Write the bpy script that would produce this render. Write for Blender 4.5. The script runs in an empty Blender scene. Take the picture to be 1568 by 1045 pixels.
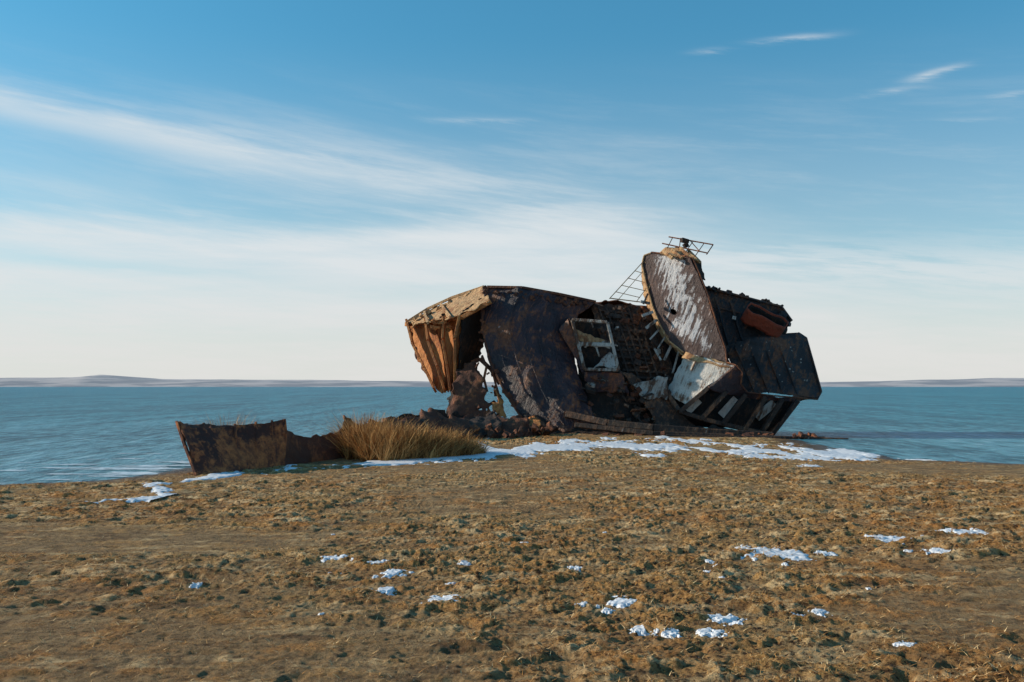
import bpy, math, random
import numpy as np
from mathutils import Vector, Euler
random.seed(7); rng=np.random.default_rng(7)
F=1524.4; CH=2.4
def W(px,py,d): return Vector(((px-784)*d/F, d, CH+(592-py)*d/F))
sc=bpy.context.scene
# ---------------- camera
cam=bpy.data.cameras.new("camera"); co=bpy.data.objects.new("camera",cam); sc.collection.objects.link(co)
co.location=(0,0,CH); co.rotation_euler=(math.radians(90),0,0)
cam.lens=35; cam.sensor_width=36; cam.shift_y=0.0443; cam.clip_end=60000; cam.clip_start=0.1
sc.camera=co
sc.view_settings.view_transform='Standard'; sc.view_settings.look='None'; sc.view_settings.exposure=0
# ---------------- sun
EL=math.radians(20); PHI=math.radians(6)
s=Vector((-math.cos(EL)*math.cos(PHI), math.cos(EL)*math.sin(PHI), math.sin(EL)))
sl=bpy.data.lights.new("sun",'SUN'); sl.energy=5.0; sl.angle=math.radians(0.5); sl.color=(1,0.85,0.66)
so=bpy.data.objects.new("sun",sl); sc.collection.objects.link(so)
so.rotation_euler=s.to_track_quat('Z','Y').to_euler(); so.location=(-30,20,20)

# ---------------- node expression helper
class X:
    def __init__(s_,t,k): s_.t=t; s_.k=k
    def m(s_,op,*o,clamp=False):
        n=s_.t.nodes.new('ShaderNodeMath'); n.operation=op; n.use_clamp=clamp
        for i,v in enumerate((s_,)+o):
            if isinstance(v,X): s_.t.links.new(v.k,n.inputs[i])
            else: n.inputs[i].default_value=v
        return X(s_.t,n.outputs[0])
    def __add__(a,b): return a.m('ADD',b)
    def __radd__(a,b): return a.m('ADD',b)
    def __sub__(a,b): return a.m('SUBTRACT',b)
    def __rsub__(a,b): return (a*-1.0)+b
    def __mul__(a,b): return a.m('MULTIPLY',b)
    def __rmul__(a,b): return a.m('MULTIPLY',b)
    def __truediv__(a,b): return a.m('DIVIDE',b)
    def step(a,lo,hi):
        n=a.t.nodes.new('ShaderNodeMapRange'); n.interpolation_type='SMOOTHSTEP'
        a.t.links.new(a.k,n.inputs[0]); n.inputs[1].default_value=lo; n.inputs[2].default_value=hi
        return X(a.t,n.outputs[0])
    def gauss(a,c,w):
        z=(a-c)/w
        return (z*z*-1.0).m('EXPONENT')
def noise(t,vec,scale,detail=6,rough=0.55,dist=0.0,out=0):
    n=t.nodes.new('ShaderNodeTexNoise'); n.inputs['Scale'].default_value=scale
    n.inputs['Detail'].default_value=detail; n.inputs['Roughness'].default_value=rough
    n.inputs['Distortion'].default_value=dist
    if vec is not None: t.links.new(vec,n.inputs['Vector'])
    return X(t,n.outputs[out])
def mixc(t,fac,a,b,mode='MIX'):
    n=t.nodes.new('ShaderNodeMix'); n.data_type='RGBA'; n.blend_type=mode
    for v,i in ((fac,0),(a,6),(b,7)):
        if isinstance(v,X): t.links.new(v.k,n.inputs[i])
        elif isinstance(v,(tuple,list)): n.inputs[i].default_value=(*v[:3],1)
        else: n.inputs[i].default_value=v
    return X(t,n.outputs[2])
def mapping(t,vec,rot=(0,0,0),scale=(1,1,1),loc=(0,0,0)):
    n=t.nodes.new('ShaderNodeMapping'); t.links.new(vec,n.inputs[0])
    n.inputs['Rotation'].default_value=rot; n.inputs['Scale'].default_value=scale; n.inputs['Location'].default_value=loc
    return n.outputs[0]
def comb(t,x,y,z):
    n=t.nodes.new('ShaderNodeCombineXYZ')
    for i,v in enumerate((x,y,z)):
        if isinstance(v,X): t.links.new(v.k,n.inputs[i])
        else: n.inputs[i].default_value=v
    return n.outputs[0]
def bump(t,h,strength,dist,normal=None):
    n=t.nodes.new('ShaderNodeBump'); n.inputs['Strength'].default_value=strength; n.inputs['Distance'].default_value=dist
    t.links.new(h.k,n.inputs['Height'])
    if normal is not None: t.links.new(normal,n.inputs['Normal'])
    return n.outputs[0]
def newmat(name):
    m=bpy.data.materials.new(name); m.use_nodes=True; t=m.node_tree
    b=t.nodes['Principled BSDF']; tc=t.nodes.new('ShaderNodeTexCoord')
    return m,t,b,tc.outputs['Object']

# ---------------- world sky
w=bpy.data.worlds.new("World"); sc.world=w; w.use_nodes=True; t=w.node_tree
bg=t.nodes['Background']; bg.inputs[1].default_value=0.1
try:
    w.cycles.sampling_method='MANUAL'; w.cycles.sample_map_resolution=256
except Exception: pass
sky=t.nodes.new('ShaderNodeTexSky'); sky.sky_type='NISHITA'; sky.sun_disc=False
sky.sun_elevation=EL; sky.sun_rotation=math.atan2(s.x,s.y); sky.air_density=1.0; sky.dust_density=0.6; sky.ozone_density=2.0
tc=t.nodes.new('ShaderNodeTexCoord'); sep=t.nodes.new('ShaderNodeSeparateXYZ'); t.links.new(tc.outputs['Generated'],sep.inputs[0])
x,y,z=[X(t,sep.outputs[i]) for i in range(3)]
az=x.m('ARCTAN2',y); el=z.m('ARCSINE')
# wispy cirrus, laid out by azimuth / elevation (degrees)
A=az*57.2958; E=el*57.2958
warp=noise(t,comb(t,A*0.03,E*0.12,0.0),1.0,3,0.5)
wv=(warp-0.5)
n1=noise(t,comb(t,A*0.05+E*0.03,E*0.38+A*0.05+wv*1.2,0.3),1.0,6,0.6)
n2=noise(t,comb(t,A*0.10,E*0.95+A*0.11+wv*2.0,2.3),1.0,9,0.68)
n3=noise(t,comb(t,A*0.06,E*0.8-A*0.02+wv*1.5,7.7),1.0,7,0.62)
bandA=((E-(13.2-(A+17.6)*0.13+wv*2.0+(n2-0.5)*1.2)).gauss(0.0,0.8))*(1.0-A.step(-20.0,2.0)*0.75)*(1.0-A.step(-8.0,4.0))*(0.35+n2*0.8)*0.82
bandA2=((E-(11.9-(A+10.0)*0.12)+wv*3.0).gauss(0.0,1.7))*(A.step(-25.0,-12.0))*(1.0-A.step(0.0,16.0))*(0.25+n2.step(0.3,0.65)*0.75)*0.52
top=9.2+A.step(-18.0,2.0)*0.9-A.step(3.0,24.0)*4.4+wv*2.6+(n2-0.5)*1.8
dv=E-top
veil=(1.0-dv.step(-1.5,0.6))*(1.0-A.step(0.0,14.0))+(1.0-dv.step(-4.2,2.6))*A.step(0.0,14.0)
veil=veil*(0.56+n3.step(0.3,0.65)*0.24+n2.step(0.3,0.65)*0.16)
gap=((E-(6.4-(A+20.0)*0.07)+wv*2.0).gauss(0.0,0.45))*(1.0-A.step(-22.0,-4.0))*0.5*n2.step(0.3,0.5)
veil=veil*(1.0-gap)
right=((E-(6.4-(A-20.0)*0.07)+wv*2.0).gauss(0.0,1.1))*A.step(6.0,14.0)*n2.step(0.40,0.60)*0.55
haze=(1.0-E.step(3.0,20.0))*0.36
faint=(n1.step(0.45,0.78)*0.22*(1.0-E.step(9.0,19.0))+n2.step(0.45,0.7)*0.12*(1.0-E.step(12.0,19.0)))
low=(1.0-E.step(0.0,7.0))*0.62
def wisp(a0,e0,wa,we,sl_,k):
    return (A.gauss(a0,wa)*((E-(e0+(0.0))-(A-a0)*sl_+(n2-0.5)*0.8).gauss(0.0,we)))*n2.step(0.38,0.62)*k
wsp=wisp(15.6,18.6,1.8,0.17,0.02,0.7)+wisp(11.2,18.3,0.9,0.15,0.0,0.35)+wisp(23.0,16.2,1.2,0.18,0.14,0.75)+wisp(20.7,15.5,1.3,0.16,0.05,0.45)+wisp(23.6,13.7,1.8,0.14,-0.06,0.4)+wisp(-2.0,15.0,2.6,0.12,0.0,0.3)+wisp(26.8,14.7,1.0,0.15,-0.03,0.5)
clear=(1.0-bandA)*(1.0-bandA2)*(1.0-veil)*(1.0-right)*(1.0-haze)*(1.0-low)*(1.0-faint)*(1.0-wsp)
mask=(1.0-clear).m('MINIMUM',0.96)
tint=mixc(t,1.0,X(t,sky.outputs[0]),mixc(t,E.step(8.0,24.0),(0.64,1.24,1.36),(0.58,1.46,1.58)),'MULTIPLY')
ccol=mixc(t,E.step(0.5,8.0),(7.6,7.5,7.3),(7.4,7.8,8.0))
col=mixc(t,mask,tint,ccol)
t.links.new(col.k,bg.inputs[0])

# ---------------- numpy noise
def vnoise(x,y,seed=0):
    xi=np.floor(x).astype(np.int64); yi=np.floor(y).astype(np.int64); xf=x-xi; yf=y-yi
    def h(a,b):
        n=(a*374761393+b*668265263+seed*1442695041)&0x7fffffff
        n=((n^(n>>13))*1274126177)&0x7fffffff
        return ((n^(n>>16))&0xffff)/65535.0
    u=xf*xf*(3-2*xf); v=yf*yf*(3-2*yf)
    return (h(xi,yi)*(1-u)+h(xi+1,yi)*u)*(1-v)+(h(xi,yi+1)*(1-u)+h(xi+1,yi+1)*u)*v
def fbm(x,y,o=4,seed=0,g=0.5):
    r=0;a=1;tot=0
    for i in range(o):
        r=r+a*vnoise(x*2**i+i*17.3,y*2**i-i*9.1,seed+i); tot+=a; a*=g
    return r/tot
# ---------------- terrain
SH=np.array([(-80,21),(-40,22.5),(-12.5,24.0),(-10.4,25.0),(-9.6,28),(-8.2,34),(-7,44),(-4,54),(5,57),(11,54),(12.6,46),(12.4,39),(11.6,35.0),(12.2,33),(15.7,30.6),(25,29.5),(40,29),(90,26)],float)
def sdist(x,y):
    d=np.full(x.shape,1e9)
    for a,b in zip(SH[:-1],SH[1:]):
        ab=b-a; tt=np.clip(((x-a[0])*ab[0]+(y-a[1])*ab[1])/(ab@ab),0,1)
        d=np.minimum(d,np.hypot(x-a[0]-tt*ab[0],y-a[1]-tt*ab[1]))
    return np.where(y<np.interp(x,SH[:,0],SH[:,1]),d,-d)
def terrain(x,y,fine=True):
    sd=sdist(x,y)+ (fbm(x*0.5,y*0.5,4,5)-0.5)*1.2
    z=np.where(sd>0,0.42*(1-np.exp(-np.maximum(sd,0)/22.0))+0.03*(1-np.exp(-np.maximum(sd,0)/1.0)),sd*0.08)
    z=z+(fbm(x*0.12,y*0.2,3,9)-0.5)*0.08*np.clip(sd/6,0,1)
    z=z+0.06*np.exp(-((x+3.5)/3.5)**2-((y-34)/4.0)**2)
    z=z+0.34*np.exp(-((x-21)/4.6)**2-((y-33.2+ (x-20)*0.03)/0.6)**2)
    m=np.clip((fbm(x*0.16+3,y*0.22,4,21)-0.34)*4.5,0,1)*np.clip((sd-0.2)/1.5,0,1)
    m=m*np.clip(1.0-0.85*np.clip((-x+0.8+ (9.5-y)*0.5)/3.0,0,1)*np.clip((12.5-y)/4,0,1),0,1)
    if fine:
        c1=fbm(x*3.2,y*4.2,4,31,0.6); c2=1-np.abs(fbm(x*9,y*12,3,41)*2-1); c3=fbm(x*26,y*30,2,51)
        cl=np.clip((c1-0.47)*5,0,1)
        pit=np.clip((fbm(x*2.6+5,y*3.4,3,61)-0.65)*8,0,1)*(0.45+0.55*m)
        h=m*(0.028*cl+0.030*cl*c2+0.022*c3)+0.012*c3+0.013*c2-0.055*pit
        z=z+h*np.clip(sd+0.4,0.05,1)
        cl=cl*(1-pit)
    else: cl=m
    return z,m,cl,sd
def grid_mesh(name,Xg,Yg,Zg,mat,attrs={},keep=None,smooth=True):
    nr,nc=Xg.shape
    me=bpy.data.meshes.new(name); v=np.stack([Xg,Yg,Zg],-1).reshape(-1,3)
    i=np.arange(nr*nc).reshape(nr,nc)
    f=np.stack([i[:-1,:-1],i[:-1,1:],i[1:,1:],i[1:,:-1]],-1).reshape(-1,4)
    if keep is not None: f=f[keep.reshape(-1)]
    me.vertices.add(len(v)); me.vertices.foreach_set('co',v.ravel().astype(np.float32))
    me.loops.add(f.size); me.loops.foreach_set('vertex_index',f.ravel().astype(np.int32))
    me.polygons.add(len(f)); me.polygons.foreach_set('loop_start',(np.arange(len(f))*4).astype(np.int32))
    me.polygons.foreach_set('loop_total',np.full(len(f),4,np.int32))
    me.update(calc_edges=True)
    if smooth: me.polygons.foreach_set('use_smooth',np.ones(len(f),bool))
    for k,a in attrs.items():
        at=me.attributes.new(k,'FLOAT','POINT'); at.data.foreach_set('value',a.ravel().astype(np.float32))
    me.materials.append(mat); o=bpy.data.objects.new(name,me); sc.collection.objects.link(o); return o
def attr(t,name):
    n=t.nodes.new('ShaderNodeAttribute'); n.attribute_name=name; return X(t,n.outputs['Fac'])
# ground material
gm,t,b,oc=newmat("beach_ground_mat")
cl=attr(t,'cl'); mm=attr(t,'m'); sdv=attr(t,'sd')
nA=noise(t,oc,0.35,5); nB=noise(t,oc,7,8,0.68); nC=noise(t,oc,42,6,0.75); nD=noise(t,mapping(t,oc,scale=(1,1.8,1)),1.6,8,0.68)
sand=mixc(t,nB.step(0.3,0.7),(0.165,0.098,0.045),(0.36,0.235,0.115))
turf=mixc(t,nC.step(0.32,0.68),(0.18,0.075,0.020),(0.80,0.47,0.17))
turf=mixc(t,nA.step(0.42,0.62)*0.6,turf,(0.46,0.165,0.03))
turf=mixc(t,nD.step(0.48,0.62)*0.8,turf,(0.90,0.66,0.36))
c=mixc(t,(mm*0.55+cl*0.6)*nB.step(0.25,0.5),sand,turf)
c=mixc(t,(1.0-noise(t,oc,14,7,0.7).step(0.40,0.48))*0.92*(mm*0.8+0.2),c,(0.030,0.014,0.008))
c=mixc(t,(1.0-noise(t,mapping(t,oc,scale=(1,2.2,1)),1.1,6,0.65).step(0.34,0.46))*0.6,c,(0.09,0.045,0.022))
c=mixc(t,noise(t,oc,60,3,0.6).step(0.66,0.70)*0.6,c,(0.70,0.62,0.52))
wet=1.0-(sdv+nD*1.6-0.8).step(0.0,2.4)
c=mixc(t,wet*0.85,c,(0.045,0.026,0.016))
t.links.new(c.k,b.inputs['Base Color']); t.links.new((0.95-wet*0.55).k,b.inputs['Roughness']); b.inputs['Specular IOR Level'].default_value=0.2
t.links.new(bump(t,nC*0.6+nB,1.0,0.07),b.inputs['Normal'])
ys=np.concatenate([np.linspace(-25,3,30)[:-1],np.exp(np.linspace(math.log(3),math.log(64),860))])
ss=np.linspace(-1,1,1251)
wid=0.8*np.maximum(ys,3)+13
Xg=wid[:,None]*(0.33*ss+0.67*ss**3)[None,:]; Yg=np.repeat(ys[:,None],len(ss),1)
Zg,M,CL,SD=terrain(Xg,Yg)
grid_mesh("beach_ground",Xg,Yg,Zg,gm,{'cl':CL,'m':M,'sd':np.clip(SD,-3,10)})

# water
wm,t,b,oc=newmat("lake_water_mat")
sp=t.nodes.new('ShaderNodeSeparateXYZ'); t.links.new(oc,sp.inputs[0]); yw=X(t,sp.outputs[1])
w1=noise(t,mapping(t,oc,scale=(0.55,0.9,1)),2.2,6,0.6)
w3=noise(t,mapping(t,oc,rot=(0,0,0.12),scale=(1.5,0.36,1)),1.5,6,0.65)
w4=noise(t,mapping(t,oc,rot=(0,0,-0.05),scale=(1,0.10,1)),0.45,6,0.68)
w5=noise(t,mapping(t,oc,scale=(0.3,0.02,1)),0.25,6,0.7)
f_=(w3*0.45+w4*0.35+w5*0.2).step(0.43,0.57)
cc=mixc(t,f_,(0.006,0.105,0.16),(0.045,0.30,0.40))  # light and dark of the ripples put into the water colour
near=(1.0-yw.step(24.0,90.0))
cc=mixc(t,near*f_*0.42,cc,(0.30,0.56,0.70))
cc=mixc(t,(w3*0.7+w4*0.3).step(0.57,0.64)*0.5*(1.0-yw.step(40.0,200.0)),cc,(0.55,0.76,0.86))  # pale ripple glints painted into the base colour
t.links.new(cc.k,b.inputs['Base Color']); b.inputs['Roughness'].default_value=0.32; b.inputs['IOR'].default_value=1.33; b.inputs['Specular IOR Level'].default_value=0.12
t.links.new(bump(t,w1+w3*1.6+w4*2.0,1.0,0.5),b.inputs['Normal'])
me=bpy.data.meshes.new("lake_water"); me.from_pydata([(-30000,-60,0),(30000,-60,0),(30000,30000,0),(-30000,30000,0)],[],[(0,1,2,3)])
me.materials.append(wm); o=bpy.data.objects.new("lake_water",me); sc.collection.objects.link(o)

# distant hills
hm,t,b,oc=newmat("distant_hills_mat")
hn=noise(t,mapping(t,oc,scale=(0.004,0.004,0.08)),1,6)
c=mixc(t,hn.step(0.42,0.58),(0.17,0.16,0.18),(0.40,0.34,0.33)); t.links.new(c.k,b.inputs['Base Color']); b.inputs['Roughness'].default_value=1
b.inputs['Emission Color'].default_value=(0.25,0.33,0.40,1); b.inputs['Emission Strength'].default_value=0.3  # faint blue glow added to the hills as distance haze
hx=np.linspace(-4500,4500,500); D0=4200
pxs=784+hx*F/D0
hp=np.interp(pxs,[-400,0,60,110,160,230,400,640,900,1240,1330,1450,1568,2200],[9,16,17,22,16,12.5,12,10,8,7,9,12,15,9])
hp=hp*0.95+fbm(hx*0.006,hx*0,4,3)*2.4-1.2
ky=np.array([0,60,260,900]); kh=np.array([0.0,0.55,1.0,0.8])
Xh=np.repeat(hx[None],4,0); Yh=D0+np.repeat(ky[:,None],500,1)+40*np.sin(hx/400)[None]
Zh=kh[:,None]*(hp*D0/F)[None]+ -0.5*(kh[:,None]==0)
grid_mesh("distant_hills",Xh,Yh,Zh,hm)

# ---------------- snow
sm,t,b,oc=newmat("snow_mat")
sn=noise(t,oc,9,6,0.6)
c=mixc(t,sn.step(0.35,0.65),(0.60,0.62,0.66),(0.84,0.85,0.88)); t.links.new(c.k,b.inputs['Base Color']); b.inputs['Roughness'].default_value=0.6
t.links.new(bump(t,sn,0.5,0.03),b.inputs['Normal'])
snow=[]
def snow_sheet(x0,x1,y0,y1,nx,ny,fn,cap=0.04,lift=0.35):
    xs=np.linspace(x0,x1,nx); yy=np.linspace(y0,y1,ny); Xs,Ys=np.meshgrid(xs,yy)
    zt,m,c_,sd=terrain(Xs,Ys); zc=terrain(Xs,Ys,False)[0]; th=fn(Xs,Ys,sd,zt)
    Z=zc+(zt-zc)*lift+0.008+m*0.012+np.clip(th,-0.05,cap); v=(Z-zt)>-0.02
    keep=v[:-1,:-1]|v[1:,1:]|v[1:,:-1]|v[:-1,1:]
    snow.append(grid_mesh("snow_part",Xs,Ys,Z,sm,keep=keep))
def pol(pts,Xs,Ys):
    d=np.full(Xs.shape,1e9)
    for a,b_ in zip(pts[:-1],pts[1:]):
        ab=np.array(b_[:2])-np.array(a[:2]); tt=np.clip(((Xs-a[0])*ab[0]+(Ys-a[1])*ab[1])/(ab@ab),0,1)
        dd=np.hypot((Xs-a[0]-tt*ab[0]),(Ys-a[1]-tt*ab[1])); ww=a[2]+(b_[2]-a[2])*tt
        r=dd/ww; d=np.where(r<d,r,d)
    return d
def gp(px,py,zg=0.15):
    d=(CH-zg)*F/(py-592); return ((px-784)*d/F,d)
line=[(*gp(340,729),0.4),(*gp(430,719),0.8),(*gp(520,710),1.1),(*gp(600,709),1.0),(*gp(700,701),1.4),(*gp(800,692),1.8),(*gp(900,684),3.6),(*gp(1000,683),4.6),(*gp(1100,687),4.2),(*gp(1200,690),3.2),(*gp(1285,695),0.9)]
def f1(Xs,Ys,sd,zt):
    r=pol(line,Xs,Ys); n=fbm(Xs*0.9,Ys*0.38,5,77,0.65)
    return (1.0-r)*0.08+(n-0.545)*0.44 - 0.008
snow_sheet(-11,15,24,50,600,480,f1,0.035,0.45)
l2=[(*gp(100,775,.2),0.3),(*gp(170,764,.2),0.35),(*gp(260,762,.2),0.35),(*gp(230,745,.1),0.4),(*gp(320,735,.1),0.3)]
snow_sheet(-13,-7,19,27,240,240,lambda a,b_,sd,zt:(0.9-pol(l2,a,b_))*0.08+(fbm(a*2.2,b_*1.4,4,88,0.6)-0.53)*0.32)
spots=[(510,853,34),(540,856,14),(575,860,34),(600,876,44),(590,901,30),(680,918,48),(710,862,20),(950,924,46),(927,937,20),(890,928,18),(978,968,28),(1022,973,32),(1090,974,40),(1105,950,50),(1220,948,24),(1254,941,28),(1185,848,92),(1140,843,44),(1265,850,24),(1360,828,56),(1410,826,14),(1440,846,36),(1475,817,50),(1385,993,30),(1390,846,12),(300,891,14),(880,870,22),(1240,706,26)]
for i in range(22): spots.append((random.uniform(440,1560),random.triangular(780,1010,850),random.uniform(5,13)))
for i,(px,py,ww) in enumerate(spots):
    cx,cy=gp(px,py,0.30); r=ww*cy/F/2*1.1; ry=r*1.25
    e=rng.uniform(0,50)
    def f2(a,b_,sd,zt,cx=cx,cy=cy,r=r,ry=ry,e=e):
        rr=np.sqrt(((a-cx)/r)**2+((b_-cy)/ry)**2)
        return (0.8-rr)*0.05+(fbm((a-cx)/r*2.2+e,(b_-cy)/ry*2.2,4,99,0.6)-0.5)*0.10
    k=80 if ww>20 else 40
    snow_sheet(cx-1.6*r,cx+1.6*r,cy-1.6*ry,cy+1.6*ry,k,k,f2,0.012,0.5)
bpy.ops.object.select_all(action='DESELECT')
for o in snow: o.select_set(True)
bpy.context.view_layer.objects.active=snow[0]; bpy.ops.object.join(); snow[0].name="snow_patches"
# thin ice plates floating along the shore
im,t,b,oc=newmat("shore_ice_mat"); inn=noise(t,oc,3,6)
c=mixc(t,inn.step(0.35,0.65),(0.35,0.48,0.56),(0.68,0.75,0.80)); t.links.new(c.k,b.inputs['Base Color']); b.inputs['Roughness'].default_value=0.35
xs=np.linspace(-30,-8.5,600); yy=np.linspace(23,36,420); Xs,Ys=np.meshgrid(xs,yy); sdi=sdist(Xs,Ys)
nn=fbm(Xs*0.45+Ys*0.2,Ys*1.7,5,123,0.68)+0.09*np.exp(-((sdi+1.0)/1.0)**2)
v=(nn>0.64)&(sdi<0.4)&(sdi>-6.5); keep=v[:-1,:-1]&v[1:,1:]
grid_mesh("shore_ice",Xs,Ys,0.012+0.0*Xs,im,keep=keep)

# ---------------- blades (dry seaweed / grass)
def blades(name,base,length,dirs,lean,width,mat,seg=3,droop=0.3,col=None):
    n=len(base); V=np.zeros((n,(seg+1)*2,3))
    ang=rng.uniform(0,math.pi,n); side=np.stack([np.cos(ang),np.sin(ang),np.zeros(n)],1)
    for k in range(seg+1):
        tt=k/seg; p=base+np.stack([dirs[:,0]*np.sin(lean)*length*tt*(1+droop*tt),dirs[:,1]*np.sin(lean)*length*tt*(1+droop*tt),np.cos(lean)*length*tt*(1-droop*tt*0.6)],1)
        wdt=(width*(1-0.8*tt))[:,None]*0.5
        V[:,2*k]=p-side*wdt; V[:,2*k+1]=p+side*wdt
    f=[]; idx=np.arange(n)[:,None]*(seg+1)*2
    for k in range(seg): f.append(idx+np.array([2*k,2*k+1,2*k+3,2*k+2]))
    f=np.stack(f,1).reshape(-1,4)
    me=bpy.data.meshes.new(name); v=V.reshape(-1,3)
    me.vertices.add(len(v)); me.vertices.foreach_set('co',v.ravel().astype(np.float32))
    me.loops.add(f.size); me.loops.foreach_set('vertex_index',f.ravel().astype(np.int32))
    me.polygons.add(len(f)); me.polygons.foreach_set('loop_start',(np.arange(len(f))*4).astype(np.int32)); me.polygons.foreach_set('loop_total',np.full(len(f),4,np.int32))
    me.update(calc_edges=True)
    at=me.attributes.new('c','FLOAT','POINT'); cv=np.repeat(rng.random(n) if col is None else col,(seg+1)*2); at.data.foreach_set('value',cv.astype(np.float32))
    me.materials.append(mat); o=bpy.data.objects.new(name,me); sc.collection.objects.link(o); return o
def blade_mat(name,c0,c1,c2):
    m,t,b,oc=newmat(name); a=attr(t,'c')
    c=mixc(t,a.step(0,0.5),c0,c1); c=mixc(t,a.step(0.5,1),c,c2); t.links.new(c.k,b.inputs['Base Color']); b.inputs['Roughness'].default_value=0.8
    b.inputs['Specular IOR Level'].default_value=0.2
    return m
db=blade_mat("dry_seaweed_mat",(0.08,0.035,0.014),(0.55,0.27,0.08),(0.88,0.64,0.34))
N=300000
yy=np.exp(rng.uniform(math.log(5.2),math.log(33),N)); xx=rng.uniform(-1,1,N)*(yy*0.62+1)
z,m,c_,sd=terrain(xx,yy); k=(rng.random(N)<np.clip(m*(0.2+c_),0.07,1))&(sd>0.3); xx,yy,z=xx[k],yy[k],z[k]; n=len(xx)
a=rng.uniform(0,2*math.pi,n)
blades("dry_seaweed_litter",np.stack([xx,yy,z-0.002],1),rng.uniform(0.02,0.075,n)*(0.8+yy*0.02),np.stack([np.cos(a),np.sin(a)],1),rng.uniform(0.8,1.5,n),rng.uniform(0.003,0.009,n)*(0.7+yy*0.05),db,2,0.2)
gmat=blade_mat("dry_grass_mat",(0.09,0.035,0.012),(0.44,0.21,0.065),(0.74,0.44,0.17))
def clump(name,cl_,n_,hs,seg=4):
    bs=[];L=[];Dv=[];le=[];cs=[]
    for (px,d,rx,ry,h,wt) in cl_:
        cx=(px-784)*d/F; K=int(n_*wt); nt=max(4,int(K/75))
        for q in range(nt):
            r0=math.sqrt(rng.random()); t0=rng.uniform(0,2*math.pi); k=int(K/nt*rng.uniform(.4,1.5))
            tx=cx+rx*r0*math.cos(t0); ty=d+ry*r0*math.sin(t0); hh=h*rng.uniform(0.45,1.15)*(1-0.25*r0**2); tc_=rng.uniform(-.25,.25)
            r=np.sqrt(rng.random(k))*0.12; th=rng.uniform(0,2*math.pi,k)
            X_=tx+r*np.cos(th); Y_=ty+r*np.sin(th); Z_=terrain(X_,Y_,False)[0]
            bs.append(np.stack([X_,Y_,Z_-0.03],1)); L.append(hh*rng.uniform(0.25,1.0,k)); cs.append(np.clip(rng.random(k)+tc_,0,1))
            out=np.stack([np.cos(th)+0.3+rng.normal(0,.5,k),np.sin(th)+rng.normal(0,.5,k)],1); out/=np.linalg.norm(out,axis=1)[:,None]+1e-6
            Dv.append(out); le.append(np.abs(rng.normal(0.10,0.32,k))+0.06)
    bs=np.concatenate(bs);L=np.concatenate(L);Dv=np.concatenate(Dv);le=np.concatenate(le);n=len(L)
    return blades(name,bs,L*hs,Dv,le,rng.uniform(0.010,0.030,n),gmat,seg,0.4,np.concatenate(cs))
clump("dry_grass_bush",[(556,31.5,0.6,0.8,1.9,.2),(590,30.6,0.7,0.8,1.7,.22),(620,30.8,0.7,0.8,1.45,.16),(650,31,0.7,0.8,1.3,.15),(680,31.5,0.6,0.7,1.15,.12),(706,32,0.5,0.6,1.0,.09),(724,32.3,0.3,0.4,0.7,.03),(540,32.5,0.4,0.6,1.7,.06)],30000,1.15)
clump("dry_grass_tuft",[(340,31,0.45,0.4,1.95,.5),(362,31.5,0.4,0.4,1.95,.5)],2600,1.14)
clump("dry_grass_tuft",[(608,41,0.5,0.4,1.9,.5),(640,42,0.4,0.4,1.6,.3)],900,1.1)

# ---------------- rusted metal materials
def metal(name,paint,paint2,rust,rust2,pale,ra=0.5,pa=0.3,rough=0.55,tilt=-20,umask=False):
    m,t,b,oc=newmat(name)
    r=mapping(t,oc,rot=(0,math.radians(tilt),0))
    st=noise(t,mapping(t,r,scale=(4.5,4.5,0.24)),1.3,8,0.68)
    n1=noise(t,oc,0.8,8,0.62,0.3); n2=noise(t,oc,5,8,0.65); n3=noise(t,oc,26,5,0.7)
    p=mixc(t,n1.step(0.35,0.65),paint,paint2)
    ru=mixc(t,n2.step(0.35,0.65),rust,rust2)
    c=mixc(t,(n1*0.45+st*0.4+n2*0.15).step(0.62-ra*0.25,0.69-ra*0.25),p,ru)
    pf=(st*0.6+n1*0.15+n2*0.15+n3*0.1)
    if umask:
        pf=pf+(attr(t,'pu').gauss(0.55,0.45)-0.75)*0.22-attr(t,'pv').step(0.75,1.0)*0.08
    c=mixc(t,pf.step(0.68-pa*0.22,0.74-pa*0.22)*0.9,c,pale)
    c=mixc(t,(1.0-n3.step(0.3,0.5))*0.5,c,(0.012,0.009,0.008))
    t.links.new(c.k,b.inputs['Base Color'])
    b.inputs['Roughness'].default_value=rough; b.inputs['Specular IOR Level'].default_value=0.5
    t.links.new(bump(t,n3*0.3+n2*0.9+st*1.2+n1*2.0,1.0,0.09),b.inputs['Normal'])
    return m
HULL=metal("hull_paint_mat",(0.022,0.015,0.023),(0.07,0.034,0.042),(0.12,0.042,0.022),(0.26,0.09,0.036),(0.52,0.46,0.47),0.50,0.38,0.48)
NAVY=metal("navy_paint_mat",(0.012,0.012,0.016),(0.038,0.034,0.038),(0.09,0.035,0.02),(0.18,0.07,0.03),(0.45,0.46,0.48),0.52,0.38)
OCH=metal("ochre_rust_mat",(0.50,0.18,0.045),(0.60,0.27,0.08),(0.19,0.055,0.018),(0.48,0.17,0.045),(0.72,0.45,0.22),0.60,0.2,0.75)
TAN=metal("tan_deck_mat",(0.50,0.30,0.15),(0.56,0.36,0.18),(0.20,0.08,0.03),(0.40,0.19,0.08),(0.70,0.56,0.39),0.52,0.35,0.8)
WHT=metal("white_peeling_mat",(0.64,0.62,0.58),(0.50,0.48,0.44),(0.10,0.05,0.03),(0.22,0.11,0.06),(0.74,0.72,0.69),0.46,0.3,0.6)
SLAB=metal("slab_peeling_mat",(0.055,0.03,0.028),(0.09,0.05,0.046),(0.11,0.05,0.03),(0.22,0.10,0.055),(0.58,0.58,0.61),0.4,0.84,0.6,-24,True)
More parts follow.
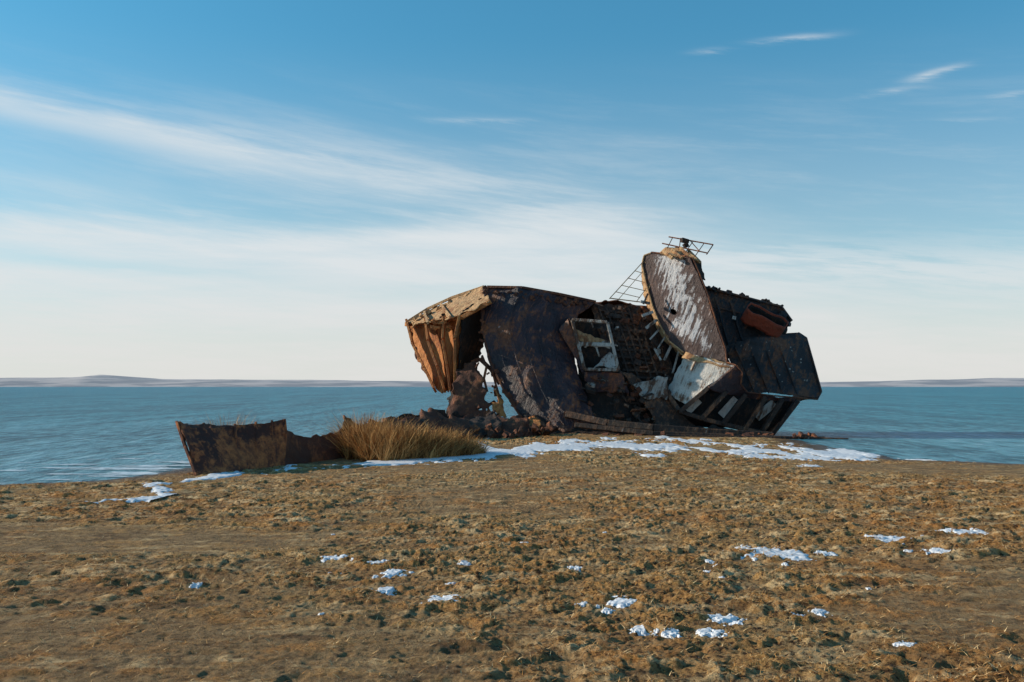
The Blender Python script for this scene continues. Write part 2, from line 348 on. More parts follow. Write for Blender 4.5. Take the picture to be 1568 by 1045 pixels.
DECK=metal("dark_deck_mat",(0.03,0.02,0.017),(0.07,0.045,0.035),(0.10,0.045,0.025),(0.24,0.115,0.06),(0.48,0.42,0.37),0.5,0.44,0.8)
RUST=metal("dark_rust_mat",(0.09,0.032,0.018),(0.14,0.05,0.025),(0.17,0.055,0.024),(0.32,0.115,0.042),(0.4,0.26,0.17),0.5,0.15,0.85)
BOWM=metal("bow_rust_mat",(0.07,0.025,0.018),(0.17,0.05,0.026),(0.24,0.07,0.026),(0.56,0.18,0.055),(0.5,0.33,0.2),0.66,0.3,0.85)
RED=metal("red_rust_mat",(0.34,0.06,0.022),(0.26,0.045,0.02),(0.14,0.04,0.018),(0.3,0.09,0.035),(0.5,0.22,0.12),0.4,0.25,0.7)
INK=metal("interior_dark_mat",(0.014,0.011,0.010),(0.026,0.018,0.015),(0.045,0.02,0.013),(0.09,0.042,0.022),(0.2,0.17,0.15),0.45,0.2,0.9)  # near-black; shade of interiors and recesses put into the colour
FRM=metal("frame_peeling_mat",(0.44,0.42,0.39),(0.32,0.30,0.27),(0.06,0.03,0.02),(0.14,0.07,0.04),(0.62,0.60,0.57),0.60,0.32,0.7)
def empty(name,loc=(0,0,0)):
    e=bpy.data.objects.new(name,None); e.location=loc; sc.collection.objects.link(e); return e
WR=empty("shipwreck"); BF=empty("ship_bow_fragment")
def pl(pts): return [W(*p) for p in pts]
def resamp(P,n):
    P=[np.array(p) for p in P]; L=[0]
    for a_,b_ in zip(P[:-1],P[1:]): L.append(L[-1]+np.linalg.norm(b_-a_))
    L=np.array(L); q=np.linspace(0,L[-1],n); P=np.array(P)
    return np.stack([np.interp(q,L,P[:,i]) for i in range(3)],1)
pc=[0]
def patch(name,A_,B_,mat,par=WR,nu=40,nv=40,dent=0.07,jag=0.06,hole=None,bulge=0.0,th=0.04,cut=None,world=False,corr=0.0,nc_=6):
    """ruled, dented plate between two edge polylines"""
    if not world: A_=pl(A_); B_=pl(B_)
    pc[0]+=1; sd_=pc[0]*13
    a_=resamp(A_,nv); b_=resamp(B_,nv); u=np.linspace(0,1,nu)[None,:,None]
    P=a_[:,None]*(1-u)+b_[:,None]*u
    U,V=np.meshgrid(np.linspace(0,1,nu),np.linspace(0,1,nv))
    e1=(b_-a_).mean(0); e2=a_[-1]-a_[0]+b_[-1]-b_[0]; nrm=np.cross(e1,e2); nrm/=np.linalg.norm(nrm)+1e-9
    if nrm[1]>0: nrm=-nrm
    size1=np.linalg.norm(e1); size2=np.linalg.norm(e2)/2
    nz=(fbm(U*size1*0.7+sd_,V*size2*0.7,4,sd_)-0.5)*2
    if corr: nz=nz+corr/dent*(np.abs(np.sin(U*math.pi*nc_+(V-.5)*0.4))**0.6-0.6)
    P=P+nrm*(nz*dent+bulge*4*U*(1-U))[...,None]
    edge=np.minimum(np.minimum(U,1-U)*size1,np.minimum(V,1-V)*size2); ew=np.exp(-edge/0.15)[...,None]
    j=np.stack([fbm(U*size1*3+sd_+k*9,V*size2*3,3,sd_+k)-0.5 for k in range(3)],-1)*2
    P=P+j*ew*jag
    me=bpy.data.meshes.new(name); v=P.reshape(-1,3); i=np.arange(nu*nv).reshape(nv,nu)
    f=np.stack([i[:-1,:-1],i[:-1,1:],i[1:,1:],i[1:,:-1]],-1)
    kp=np.ones((nv-1,nu-1),bool); uc=(U[:-1,:-1]+U[1:,1:])/2; vc=(V[:-1,:-1]+V[1:,1:])/2
    if hole: 
        ed=np.minimum(np.minimum(uc,1-uc)*size1,np.minimum(vc,1-vc)*size2)
        kp&=(fbm(uc*size1*1.6+sd_,vc*size2*1.6,4,sd_+5)+0.12*np.exp(-ed/0.3))<hole
    if cut: kp&=~cut(uc,vc)
    f=f[kp]
    me.from_pydata([tuple(q) for q in v],[],[tuple(int(k_) for k_ in q) for q in f.reshape(-1,4)])
    for p in me.polygons: p.use_smooth=True
    for nm,ar in (('pu',U),('pv',V)):
        at=me.attributes.new(nm,'FLOAT','POINT'); at.data.foreach_set('value',ar.ravel().astype(np.float32))
    me.materials.append(mat); o=bpy.data.objects.new(name,me); sc.collection.objects.link(o); o.parent=par
    md=o.modifiers.new("s",'SOLIDIFY'); md.thickness=th; md.offset=0
    return o
class MB:
    def __init__(s_): s_.v=[]; s_.f=[]
    def beam(s_,p,q,w_=0.1,h_=0.1,up=None):
        p=Vector(p);q=Vector(q);d=(q-p); 
        if d.length<1e-4: return
        d.normalize(); up=Vector(up) if up else Vector((0,-1,0.1))
        sx=d.cross(up); 
        if sx.length<1e-3: sx=d.cross(Vector((1,0,0)))
        sx.normalize(); sy=sx.cross(d).normalized(); k=len(s_.v)
        for e in (p,q):
            for a_,b_ in ((-1,-1),(1,-1),(1,1),(-1,1)): s_.v.append(e+sx*a_*w_/2+sy*b_*h_/2)
        s_.f+= [(k,k+1,k+2,k+3),(k+7,k+6,k+5,k+4)]+[(k+i,k+4+i,k+4+(i+1)%4,k+(i+1)%4) for i in range(4)]
    def poly(s_,pts,w_,h_,up=None):
        for a_,b_ in zip(pts[:-1],pts[1:]): s_.beam(a_,b_,w_,h_,up)
    def box(s_,c,dx,dy,dz,rx=0.,ry=0.,rz=0.):
        R=Euler((rx,ry,rz)).to_matrix(); k=len(s_.v)
        for sx in(-1,1):
            for sy in(-1,1):
                for sz in(-1,1): s_.v.append(Vector(c)+R@Vector((sx*dx/2*random.uniform(.7,1.1),sy*dy/2,sz*dz/2*random.uniform(.7,1.1))))
        s_.f+=[(k,k+1,k+3,k+2),(k+4,k+6,k+7,k+5),(k,k+4,k+5,k+1),(k+2,k+3,k+7,k+6),(k,k+2,k+6,k+4),(k+1,k+5,k+7,k+3)]
    def done(s_,name,mat,par=WR,bev=0.0):
        me=bpy.data.meshes.new(name); me.from_pydata([tuple(v) for v in s_.v],[],s_.f); me.update(); me.materials.append(mat)
        o=bpy.data.objects.new(name,me); sc.collection.objects.link(o); o.parent=par
        if bev: md=o.modifiers.new("b",'BEVEL'); md.width=bev; md.segments=2
        return o
def back(P,dy): return [Vector(p)+Vector((0,dy,0)) for p in P]
# ---- 1 stern box, sun-lit ochre frames
patch("frame_plating",[(626,497,52.3),(636,530,51.9),(648,565,51.3),(662,588,50.5),(676,603,49.9)],[(708,486,48.9),(706,520,48.9),(702,560,49),(694,598,49.3)],OCH,dent=0.16,jag=0.2,nu=60,nv=60)
patch("frame_top_plate",[(622,494,52),(655,474,52),(692,457,51.6),(738,439,51)],[(640,497,50.2),(690,484,48.6),(725,474,48.2),(750,458,48.2)],TAN,dent=0.16,jag=0.16,hole=0.74,nu=50,nv=60)
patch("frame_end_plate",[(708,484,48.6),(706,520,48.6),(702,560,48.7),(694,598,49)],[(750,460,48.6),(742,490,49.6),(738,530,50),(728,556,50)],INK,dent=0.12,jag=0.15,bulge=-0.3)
patch("frame_back_plate",[(622,495,52.5),(645,565,52),(674,600,50.5)],[(742,440,54),(745,490,54),(735,550,53)],RUST,jag=0.2)
m=MB()
for (x0,x1,d0,d1) in ((624,666,51.7,49.9),(652,681,50.4,49.3),(680,690,49.3,48.9),(704,697,48.5,48.8)):
    y0=495-(x0-622)*0.12
    P=[W(x0,y0,d0),W(x0*0.68+x1*0.32-5,y0+34,d0*0.68+d1*0.32-0.2),W(x0*0.3+x1*0.7-2,y0+72,d0*.3+d1*.7-0.15),W(x1,598,d1)]
    m.poly(P,0.12,0.75)
m.beam(W(622,497,52),W(708,486,48.5),0.22,0.2); m.beam(W(708,486,48.5),W(752,462,48.3),0.2,0.2)
for i in range(14):
    m.box(W(random.uniform(660,705),random.uniform(484,505),48.9),random.uniform(.1,.5),.05,random.uniform(.05,.2),random.uniform(-1,1),random.uniform(-1,1),0)
m.done("frame_ribs",OCH,bev=0.015)
m=MB()
m.poly([W(622,494,51.9),W(655,473,51.9),W(692,456,51.5),W(742,439,50.9)],0.12,0.16)
for q in((650,478,655,495),(675,466,690,486),(703,455,722,476),(722,446,742,466)): m.beam(W(q[0],q[1],51.4),W(q[2],q[3],48.4),0.12,0.12)
for i in range(16):
    u=random.random(); m.box(W(630+u*115,490-u*48,51),random.uniform(.1,.4),.3,random.uniform(.05,.25),random.uniform(-1,1),random.uniform(-1,1),0)
m.done("frame_top_beams",TAN,bev=0.01)
# ---- torn strips below gap
patch("torn_plate",[(700,560,48.2),(693,600,47.5),(688,622,47),(680,645,46.5)],[(728,560,48.5),(740,585,48),(746,612,47.5),(757,640,47)],RUST,dent=0.3,jag=0.25,hole=0.72,nu=26,nv=34)
patch("torn_strip",[(690,598,48.8),(700,585,48.6),(706,575,48.5)],[(684,640,47),(696,640,47),(706,640,47)],INK,dent=0.25,jag=0.2,nu=20,nv=20)
patch("torn_strip",[(744,600,47.8),(757,596,47.9),(764,598,48)],[(760,640,47.2),(770,640,47.2),(776,640,47.2)],OCH,dent=0.15,jag=0.12,nu=20,nv=12,cut=lambda u,v:(u<0.5)&(v<0.6))
m=MB()
m.poly([W(738,545,48.5),W(745,562,48.2),W(741,580,48),W(746,600,47.7)],0.12,0.1)
m.poly([W(722,556,48.8),W(735,550,48.8),W(752,566,48.4),W(765,588,48)],0.2,0.14)
m.poly([W(752,560,48.2),W(758,585,48),W(764,605,47.8),W(762,628,47.4)],0.10,0.1)
m.poly([W(712,578,48.4),W(722,600,48),W(733,626,47)],0.15,0.12)
for i in range(18): m.box(W(random.uniform(692,768),random.uniform(555,640),48),random.uniform(.1,.5),.05,random.uniform(.05,.2),random.uniform(-1,1),random.uniform(-1.5,1.5),0)
m.done("torn_bars",RUST,bev=0.01)
# ---- 2 main hull plate
HA=[(746,441,49.3),(736,470,48.9),(738,512,48.5),(750,556,48.1),(770,600,47.7),(794,636,47.3),(835,668,47)]
HB=[(912,464,49.6),(884,484,49.2),(872,515,48.9),(880,555,48.5),(892,595,48.0),(905,630,47.6),(925,668,47.2)]
patch("hull_side",HA,HB,HULL,nu=130,nv=110,dent=0.24,jag=0.09,bulge=0.5,hole=0.93)
top=pl([(746,441,49.3),(800,442,49.0),(856,452,49.1),(912,464,49.6)])
patch("hull_edge_plate",top,back(top,5.5),HULL,world=True,nu=20,nv=40)
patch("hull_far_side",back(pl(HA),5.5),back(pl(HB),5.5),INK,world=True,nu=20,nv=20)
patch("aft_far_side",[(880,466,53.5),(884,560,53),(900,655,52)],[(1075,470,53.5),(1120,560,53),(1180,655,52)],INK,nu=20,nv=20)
m=MB(); m.poly([p+Vector((0,-0.05,0.04)) for p in top],0.12,0.14); m.poly([W(p[0]+2,p[1],p[2]-0.05) for p in HA],0.08,0.1)
def hullpt(u,v,off=0.03):
    k=v*6; i=min(int(k),5); f=k-i
    a_=[HA[i][j]*(1-f)+HA[i+1][j]*f for j in range(3)]; b_=[HB[i][j]*(1-f)+HB[i+1][j]*f for j in range(3)]
    return W(a_[0]*(1-u)+b_[0]*u,a_[1]*(1-u)+b_[1]*u,a_[2]*(1-u)+b_[2]*u-0.5*4*u*(1-u)-off)
m.done("hull_edge_trim",RUST,bev=0.01)
m=MB()
for k in range(1,6):
    u=k/6.2; m.poly([hullpt(u,v/12,0.15) for v in range(0,12)],0.03,0.05)
m.done("hull_weld_seams",HULL)
m=MB()
for i in range(34): m.box(hullpt(random.uniform(.03,.98),random.uniform(.0,.06),0.1),random.uniform(.08,.3),.1,random.uniform(.05,.2),0,random.uniform(-1,1),0)
for i in range(30): m.box(hullpt(random.uniform(-.03,.05),random.uniform(.0,.9),0.05),random.uniform(.05,.3),.06,random.uniform(.05,.3),0,random.uniform(-1,1),0)
m.done("hull_rim_flakes",RUST)
# ---- deck region
patch("deck",[(905,464,50.2),(915,500,49.6),(925,555,49.2),(940,600,48.8),(950,640,48.4)],[(990,470,50.5),(1010,510,50),(1030,555,49.4),(1040,600,48.8),(1055,640,48.2)],DECK,nu=60,nv=80,dent=0.25,jag=0.12,corr=0.12,nc_=5)
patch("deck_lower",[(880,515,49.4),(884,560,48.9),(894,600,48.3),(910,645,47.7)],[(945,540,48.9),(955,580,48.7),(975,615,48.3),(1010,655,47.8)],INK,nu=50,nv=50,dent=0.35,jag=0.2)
patch("deck_edge_top",pl([(905,463,50.2),(945,458,50.2),(988,470,50.4)]),back(pl([(905,463,50.2),(945,460,50.2),(988,470,50.4)]),4),RUST,world=True,nu=12,nv=30,jag=0.15)
mB=MB(); mW=MB(); mR=MB()
def deckpt(u,v,off=0.0):
    ax,ay,ad=(908+57*v, 464+176*v, 50.2-2.2*v); bx,by,bd=(990+60*v,470+170*v,50.5-2.3*v)
    return W(ax+(bx-ax)*u,ay+(by-ay)*u,ad+(bd-ad)*u-off)
for i in range(15):
    v=0.06+i*0.058
    mB.beam(deckpt(0.05+random.uniform(0,.15),v,0.14),deckpt(random.uniform(0.7,1.0),v+random.uniform(-.02,.02),0.16),0.10,0.14)
for i in range(7):
    u=0.08+i*0.14; mB.beam(deckpt(u,0.03,0.2),deckpt(u+random.uniform(-.04,.04),random.uniform(0.5,0.95),0.2),0.08,0.1)
for i in range(90):
    p=deckpt(random.random(),random.random(),random.uniform(0.1,0.5))
    tgt=mW if i%14==0 else random.choice((mB,mB,mR))
    tgt.box(p,random.uniform(.1,.5),random.uniform(.03,.2),random.uniform(.05,.3),random.uniform(-.5,.5),random.uniform(-.6,.6)+0.35,random.uniform(-.6,.6))
for i in range(80):
    px=random.uniform(885,1010); py=random.uniform(575,655); 
    if py<560+(px-885)*0.35: continue
    (mW if i%14==0 else mB if i%2 else mR).box(W(px,py,47.7+random.uniform(-.2,.2)),random.uniform(.1,.6),random.uniform(.05,.3),random.uniform(.04,.2),random.uniform(-.6,.6),random.uniform(-.4,1.0),random.uniform(-.6,.6))
mB.done("deck_planks",DECK,bev=0.008); mR.done("deck_debris",RUST,bev=0.008); mW.done("deck_debris_pale",FRM)
# ---- window frame (wheelhouse)
fw=lambda px,py:W(px,py,48.0-(px-873)*0.004)
m=MB()
tl,tr,br,bl=fw(876,490),fw(930,494),fw(947,567),fw(895,566)
for a_,b_ in((tl,tr),(tr,br),(br,bl),(bl,tl)): m.beam(a_,b_,0.15,0.22)
m.beam(fw(885,527),fw(940,529),0.2,0.2); m.beam(fw(905,491),fw(908,502),0.08,0.1); m.beam(fw(912,529),fw(918,547),0.08,0.1)
for i in range(12): m.box(fw(random.uniform(876,945),random.uniform(525,533)),.2,.1,.08,0,random.uniform(-1,1),0)
m.done("window_frame",FRM,bev=0.03)
patch("window_recess",[(873,487,48.2),(881,515,48.2),(893,568,48.2)],[(873,487,49.6),(881,515,49.6),(893,568,49.5)],INK,nu=8,nv=20)
patch("window_back",[(873,487,49.8),(893,568,49.5)],[(933,493,49.8),(951,568,49.5)],INK,nu=20,nv=20)
patch("window_sill",[(878,503,48.5),(885,522,48.4)],[(930,523,49.6),(932,533,49.5)],TAN,nu=20,nv=10,jag=0.1)
patch("window_sill",[(905,567,48.4),(914,560,48.6)],[(938,536,49.2),(945,565,48.6)],WHT,nu=16,nv=14,jag=0.1)
patch("wheelhouse_side",[(856,505,48.3),(870,488,48.2)],[(893,572,48.1),(899,566,48.1)],HULL,nu=20,nv=14)
patch("wheelhouse_lower",[(893,570,48.0),(905,600,47.9)],[(950,570,48.0),(962,602,47.9)],HULL,nu=24,nv=20,jag=0.12)
# ---- 6 tall slab (toppled bulkhead)
SA=[(986,396,49.6),(989,430,49.4),(1000,470,49.1),(1012,500,48.8),(1024,522,48.4),(1048,541,48.0)]
SB=[(1058,396,47.9),(1070,420,47.7),(1084,455,47.5),(1096,495,47.3),(1110,535,47.1),(1112,555,47)]
patch("bulkhead_slab",[(998,389,49.5),(988,393,49.6),(985,405,49.6)]+SA[1:],[(1050,395,48)]+SB,SLAB,nu=90,nv=110,dent=0.12,jag=0.03,th=0.08,cut=lambda u,v:((u-0.33)/0.055)**2+((v-0.55)/0.028)**2<1)
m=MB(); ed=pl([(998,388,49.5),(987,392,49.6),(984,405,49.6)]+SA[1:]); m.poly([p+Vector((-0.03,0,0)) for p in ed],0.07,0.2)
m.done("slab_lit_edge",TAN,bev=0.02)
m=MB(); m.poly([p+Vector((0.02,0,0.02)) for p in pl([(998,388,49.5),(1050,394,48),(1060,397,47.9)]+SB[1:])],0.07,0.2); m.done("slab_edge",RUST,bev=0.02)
ptsR=pl([(1050,393,48)]+SB); patch("slab_back",ptsR,back(ptsR,2.6),NAVY,world=True,nu=16,nv=50)
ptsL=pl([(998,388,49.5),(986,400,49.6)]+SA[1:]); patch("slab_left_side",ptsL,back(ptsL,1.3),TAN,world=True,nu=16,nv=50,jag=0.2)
patch("slab_rear",back(ptsL,1.3),back(ptsR,2.6),INK,world=True,nu=16,nv=40)
patch("funnel_stub",[(1050,385,48.6),(1058,397,48.6),(1064,425,48.4)],[(1074,402,49),(1075,415,49),(1080,430,49)],INK,nu=20,nv=20,jag=0.1)
# broken brackets left of the slab
m=MB()
for q in((1000,478,978,484),(1006,490,984,503),(1012,502,990,520),(1020,514,1002,534),(995,465,976,462),(1030,525,1012,552),(1040,535,1025,572),(992,450,980,466)):
    m.beam(W(q[0],q[1],48.8),W(q[2]+5,q[3],48.6),random.uniform(.06,.16),0.06); 
m.poly([W(1002,534,48.4),W(1012,552,48.2)],0.1,0.1)
m.done("slab_brackets",FRM,bev=0.01)
# thin rails and rungs left of the slab
m=MB()
m.beam(W(984,402,49.5),W(933,458,49.5),0.04,0.04); m.beam(W(986,414,49.5),W(946,460,49.5),0.03,0.03); m.beam(W(991,440,49.5),W(974,463,49.4),0.035,0.035)
for (x0,y0,x1,y1) in ((972,415,989,420),(961,426,992,434),(951,437,994,447),(942,447,980,456)): m.beam(W(x0,y0,49.5),W(x1,y1,49.4),0.03,0.03)
m.beam(W(934,457,49.5),W(990,464,49.5),0.045,0.045)
m.done("side_railing",TAN)
# top mast platform
m=MB()
m.beam(W(1024,363,49.6),W(1092,375,48.4),0.05,0.05);m.beam(W(1014,373,49.4),W(1084,388,48.2),0.05,0.05)
m.beam(W(1092,375,48.4),W(1082,390,48.2),0.05,0.05);m.beam(W(1030,364,49.5),W(1022,380,49.2),0.04,0.04)
m.beam(W(1062,369,49),W(1050,386,48.8),0.04,0.04);m.beam(W(1078,373,48.8),W(1062,396,48.4),0.04,0.04)
m.beam(W(1042,365,49.3),W(1040,384,49),0.04,0.04);m.beam(W(1056,368,49),W(1072,386,48.4),0.035,0.035)
m.done("mast_railing",RUST)
m=MB(); m.box(W(1048,369,49),0.4,0.3,0.22,0,0.2,0.2); m.box(W(1050,376,49),0.25,0.25,0.25,0,-0.4,0.2); m.done("mast_lamp",INK,bev=0.03)
patch("mast_platform",[(1012,388,49.6),(1020,380,49.4),(1040,378,49.2)],[(1024,391,48.2),(1050,396,48),(1072,398,47.8)],TAN,nu=24,nv=16,jag=0.12,th=0.08)
m=MB()
for q in((1016,386,1030,396),(1028,382,1044,396),(1042,380,1060,398),(1054,384,1072,402)): m.beam(W(q[0],q[1],48.8),W(q[2],q[3],48),0.12,0.14)
m.beam(W(1012,388,49),W(1072,402,48),0.12,0.2)
m.done("platform_beams",TAN,bev=0.01)
# ---- 9 aft hull plates
patch("aft_upper_plate",[(1078,440,50.4),(1090,490,49.8),(1108,548,49)],[(1196,470,50.2),(1212,492,50.2),(1204,512,50),(1222,560,49.6)],NAVY,nu=70,nv=70,dent=0.22,jag=0.12)
patch("aft_lower_plate",[(1108,530,49.0),(1118,556,48.9),(1142,602,48.5)],[(1222,511,49.6),(1234,518,49.5),(1246,560,49.0),(1257,600,48.6),(1251,611,48.4)],NAVY,nu=80,nv=70,dent=0.2,jag=0.05,bulge=0.3)
tp=pl([(1078,440,50.4),(1130,453,50.3),(1196,470,50.2),(1212,492,50.2)]); patch("aft_top_edge",tp,back(tp,4),NAVY,world=True,nu=12,nv=40,jag=0.12)
rp=pl([(1204,512,49.8),(1222,511,49.6),(1234,518,49.5),(1246,560,49.0),(1257,600,48.6),(1251,611,48.4),(1222,613,48.5),(1180,664,47.6)]); patch("aft_end",rp,back(rp,4.5),RUST,world=True,nu=16,nv=60,jag=0.08)
m=MB(); m.poly([p+Vector((0,-0.05,0)) for p in tp],0.1,0.16); m.poly([p+Vector((0,-0.05,0)) for p in rp[:6]],0.08,0.14)
for i in range(18):
    u=random.random(); m.box(W(1085+u*112,440+u*29,50.3),random.uniform(.1,.3),0.2,random.uniform(.06,.25),0,random.uniform(-.8,.8),0)
for i in range(9): m.box(W(1203+random.uniform(-9,7),487+random.uniform(-9,12),50.1),random.uniform(.15,.45),0.3,random.uniform(.1,.4),random.random(),random.random()*3,0.2)
m.done("aft_rim",NAVY,bev=0.02)
m=MB()
for k in range(4):
    u=0.12+k*0.2; m.beam(W(1112+u*108,534-u*18,49.0+u*.6-0.28),W(1142+u*110,600+u*8,48.5-u*.0-0.28),0.03,0.14)
m.beam(W(1095,455,50),W(1118,535,49.2),0.1,0.15); m.beam(W(1118,462,50),W(1136,520,49.4),0.1,0.15)
m.beam(W(1092,470,49.9),W(1135,480,49.9),0.08,0.1); m.beam(W(1135,520,49.3),W(1205,515,49.6),0.12,0.15)
m.done("aft_ribs",NAVY,bev=0.01)
m=MB()
for i in range(46):
    u=random.random(); v=random.random(); m.box(W(1125+u*95+v*22,525-u*8+v*75,48.45),random.uniform(.03,.09),.03,random.uniform(.03,.09),0,random.random(),0)
m.done("aft_rust_blisters",FRM)
# ---- red tipped funnel: open oval tube
def tube(name,c,ax,lx,ly,L,mat,n=40,flare=1.0,th=0.05):
    ax=Vector(ax).normalized(); X_=Vector(lx[0]).normalized(); X_=(X_-ax*X_.dot(ax)).normalized(); Y_=ax.cross(X_)
    vs=[];fs=[];R=6
    for r in range(R):
        for i in range(n):
            a_=2*math.pi*i/n; k=1+(flare-1)*r/(R-1)
            ca_,sa_=math.cos(a_),math.sin(a_)
            ca_=math.copysign(abs(ca_)**0.7,ca_); sa_=math.copysign(abs(sa_)**0.7,sa_)
            vs.append(Vector(c)+ax*(L*r/(R-1)+0.05*math.sin(3*a_)+0.03*math.sin(7*a_+1))+X_*lx[1]*ca_*k*(1+.03*math.sin(4*a_))+Y_*ly*sa_*k)
    for r in range(R-1):
        for i in range(n): fs.append((r*n+i,r*n+(i+1)%n,(r+1)*n+(i+1)%n,(r+1)*n+i))
    me=bpy.data.meshes.new(name); me.from_pydata([tuple(v) for v in vs],[],fs)
    for p in me.polygons: p.use_smooth=True
    me.materials.append(mat); o=bpy.data.objects.new(name,me); sc.collection.objects.link(o); o.parent=WR
    md=o.modifiers.new("s",'SOLIDIFY'); md.thickness=th; return o
fax=Vector((0.30,-0.62,0.70))
tube("funnel",W(1165,500,49.5),fax,((1,0,-0.62),1.08),0.5,0.75,RED)
tube("funnel_liner",W(1165,500,49.5),fax,((1,0,-0.62),0.99),0.42,0.66,INK)
patch("funnel_cap",[(1142,474,49.6),(1150,500,49.4)],[(1196,488,49.6),(1204,512,49.4)],INK,nu=20,nv=20)
m=MB(); m.box(W(1124,487,49.5),0.2,0.1,0.2,0,0.3,0); m.done("aft_pale_vent",WHT)
# ---- lower superstructure
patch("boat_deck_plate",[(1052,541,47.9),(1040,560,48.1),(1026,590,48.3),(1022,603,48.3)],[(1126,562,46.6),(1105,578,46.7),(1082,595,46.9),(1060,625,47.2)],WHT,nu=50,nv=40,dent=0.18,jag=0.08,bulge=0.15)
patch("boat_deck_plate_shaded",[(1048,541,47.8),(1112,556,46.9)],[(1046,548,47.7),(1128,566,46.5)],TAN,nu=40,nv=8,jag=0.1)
patch("boat_deck_fascia",[(1126,560,46.5),(1136,572,46.6),(1134,588,46.8),(1142,601,47),(1180,607,47.6),(1226,611,48.4)],[(1084,594,46.8),(1086,596,46.8),(1092,599,46.8),(1112,604,46.9),(1160,612,47.5),(1222,616,48.3)],HULL,nu=20,nv=50,dent=0.06,jag=0.05)
m=MB(); m.poly([W(1112,555,46.9),W(1128,560,46.5),W(1137,571,46.5),W(1134,588,46.7),W(1144,601,46.9),W(1182,606,47.5),W(1252,612,48.3)],0.06,0.12); m.done("boat_deck_lip",RUST,bev=0.02)
m=MB(); mw=MB()
for (a0,b0,a1,b1,d) in((1084,594,1042,630,47),(1112,600,1074,641,46.95),(1142,604,1107,649,47),(1172,608,1140,657,47.3),(1198,611,1166,662,47.6),(1222,613,1182,665,47.9)):
    m.beam(W(a0,b0,d),W(a1,b1,d+0.3),0.2,0.5)
m.poly([W(1022,604,48),W(1040,630,47.3),W(1076,642,47.2),W(1108,650,47.3),W(1142,658,47.5),W(1182,666,48)],0.2,0.3)
m.done("boat_deck_frames",DECK,bev=0.02)
for (a0,b0,a1,b1,d) in((1128,611,1104,637,47.45),(1186,617,1158,640,47.9),(1070,612,1052,630,47.4)):
    mw.beam(W(a0,b0,d),W(a1,b1,d+.1),0.4,0.1)
mw.done("boat_deck_pale_panels",WHT)
patch("boat_deck_recess",[(1024,603,48.6),(1060,600,48.4),(1120,606,48.2),(1222,613,48.8)],[(1036,632,48.2),(1075,643,48),(1120,653,48),(1182,666,48.3)],INK,nu=20,nv=50)
patch("under_side_plate",[(945,565,48.2),(975,600,47.9),(1000,640,47.5),(1010,656,47.4)],[(1024,600,48.1),(1032,615,47.9),(1040,632,47.6),(1080,662,47.4)],DECK,nu=50,nv=40,dent=0.3,jag=0.2)
patch("boat_side_light",[(968,588,47.9),(990,610,47.6)],[(1024,575,47.8),(1022,610,47.6)],FRM,nu=30,nv=20,dent=0.2,jag=0.15)
# bilge / base
patch("bilge_plate",[(800,636,47),(900,640,47.3),(1000,650,47),(1100,656,47.2),(1182,664,47.6)],[(826,672,46.3),(900,674,46),(1000,673,46.3),(1100,674,46.6),(1184,674,47.2)],INK,nu=20,nv=90,dent=0.2,jag=0.15)
m=MB()
m.poly([W(866,634,46.8),W(930,648,46.4),W(1000,655,46.2),(W(1090,662,46.2)),W(1182,667,46.2)],0.3,0.3)
m.poly([W(880,651,46),W(1000,664,45.6),W(1120,669,45.6),W(1236,673,45.6),W(1298,675,45.4)],0.22,0.35)
m.poly([W(1020,668,45),W(1180,671,45.2),W(1262,671,45.8)],0.14,0.2)
m.done("keel_timbers",DECK,bev=0.03)
m=MB()
for i in range(60):
    px=random.uniform(830,1270); m.box(W(px,669+random.uniform(-4,5),45.6+random.uniform(-.5,.6)),random.uniform(.1,.6),random.uniform(.1,.4),random.uniform(.05,.2),random.uniform(-.4,.4),random.uniform(-.5,.5),random.uniform(-2,2))
m.done("base_debris",RUST,bev=0.01)
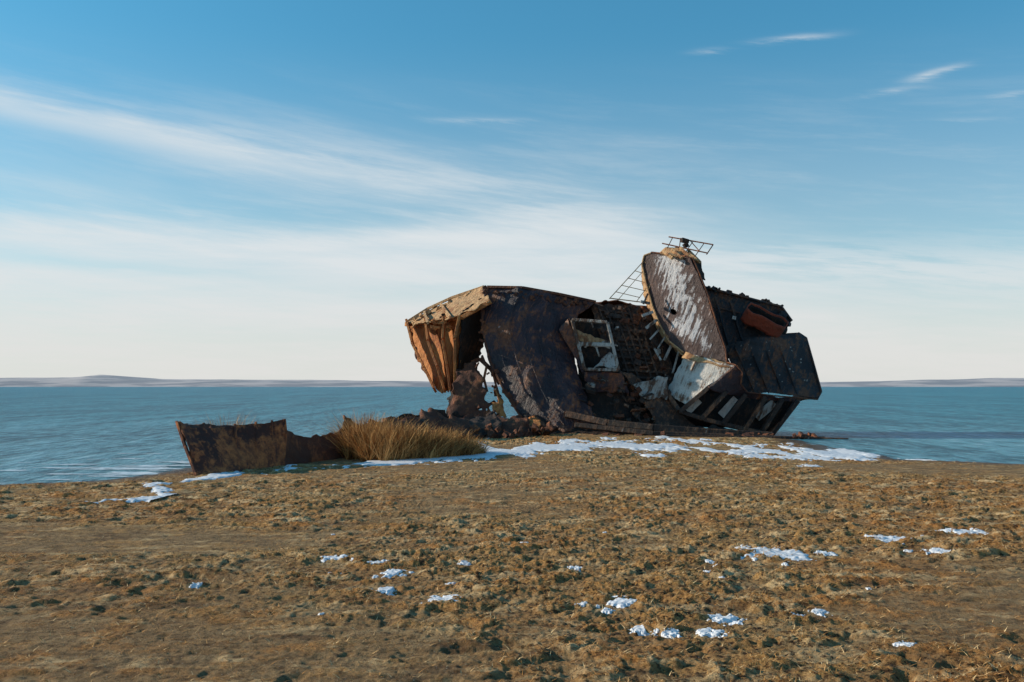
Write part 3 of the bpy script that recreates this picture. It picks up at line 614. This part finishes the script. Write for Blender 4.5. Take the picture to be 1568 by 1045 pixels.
# ---- low hull remains left
patch("low_hull_remains",[(516,645,37),(545,650,38),(590,650,39.5),(640,634,41),(664,626,42),(676,640,43),(720,636,44.5),(745,640,45.5),(800,640,46.5)],[(520,692,36.6),(545,690,37),(590,688,38),(640,684,39.5),(664,682,40.3),(676,682,41),(720,680,42.5),(745,678,43.5),(830,676,45)],RUST,nu=26,nv=110,dent=0.25,jag=0.25,bulge=0.2)
patch("low_hull_far",[(600,648,43),(660,630,44),(760,640,47),(820,650,50)],[(600,676,43),(660,676,44),(760,674,47),(820,668,49)],INK,nu=16,nv=60,jag=0.3)
for q in((672,640,720,655,43.5),(700,650,760,634,44),(740,655,800,640,44.5),(780,660,822,640,45.5),(640,640,668,628,41.5)):
    patch("torn_sheet",[(q[0],q[1],q[4]),(q[2],q[3],q[4]+1.2)],[(q[0]+6,q[1]+30,q[4]-1.2),(q[2]+10,q[3]+30,q[4]-0.2)],random.choice((RUST,OCH,DECK)),nu=20,nv=26,dent=0.3,jag=0.3,bulge=0.2)
m=MB()
for i in range(80):
    px=random.uniform(640,850); d=41+(px-640)*0.022+random.uniform(-1.5,.8); zt=float(terrain(np.array([(px-784)*d/F]),np.array([d]),False)[0][0])
    m.box(((px-784)*d/F,d,zt+random.uniform(0,.45)),random.uniform(.1,.9),random.uniform(.03,.3),random.uniform(.04,.35),random.uniform(-.8,.8),random.uniform(-.8,.8),random.uniform(-2,2))
m.done("scrap_debris",RUST,bev=0.01)
# ---- bow fragment: open V-section, near side, far side
TB=[(273,647,26.4),(288,655,26.6),(330,654,27.2),(378,649,27.9),(410,646,28.4),(438,642,28.8)]
BB=[(304,735,25.7),(318,736,25.9),(345,734,26.4),(380,727,27.2),(410,721,28.0),(434,716,28.6)]
patch("bow_near_side",TB,BB,BOWM,par=BF,nu=60,nv=110,dent=0.16,jag=0.07,bulge=0.03)
patch("bow_far_side",[(273,648,26.4),(300,651,27.8),(345,653,29.5),(420,652,32)],[(304,734,25.8),(320,718,27),(370,710,28.6),(425,702,31)],RUST,par=BF,nu=20,nv=40,jag=0.1)
patch("bow_aft_side",[(434,660,29.0),(470,666,30.2),(500,664,31.2),(530,658,32.0)],[(434,715,28.8),(470,711,29.8),(500,707,30.6),(532,703,31.4)],RUST,par=BF,nu=24,nv=50,dent=0.15,jag=0.14)
m=MB(); m.poly([W(271,646,26.4),W(283,682,26.1),W(304,737,25.7)],0.07,0.12)
for i in range(5):
    k=1+i*0.8; j=min(int(k),4); f=k-j
    tp_=[TB[j][q]*(1-f)+TB[j+1][q]*f for q in range(3)]; bp_=[BB[j][q]*(1-f)+BB[j+1][q]*f for q in range(3)]
    m.beam(W(tp_[0]+1,tp_[1]-1,tp_[2]+.12),W(bp_[0]+1,bp_[1],bp_[2]+.12),0.06,0.1)
m.poly([W(436,642,28.8),W(438,662,28.8),W(434,716,28.6)],0.06,0.08)
m.done("bow_stem_and_frames",BOWM,par=BF,bev=0.01)
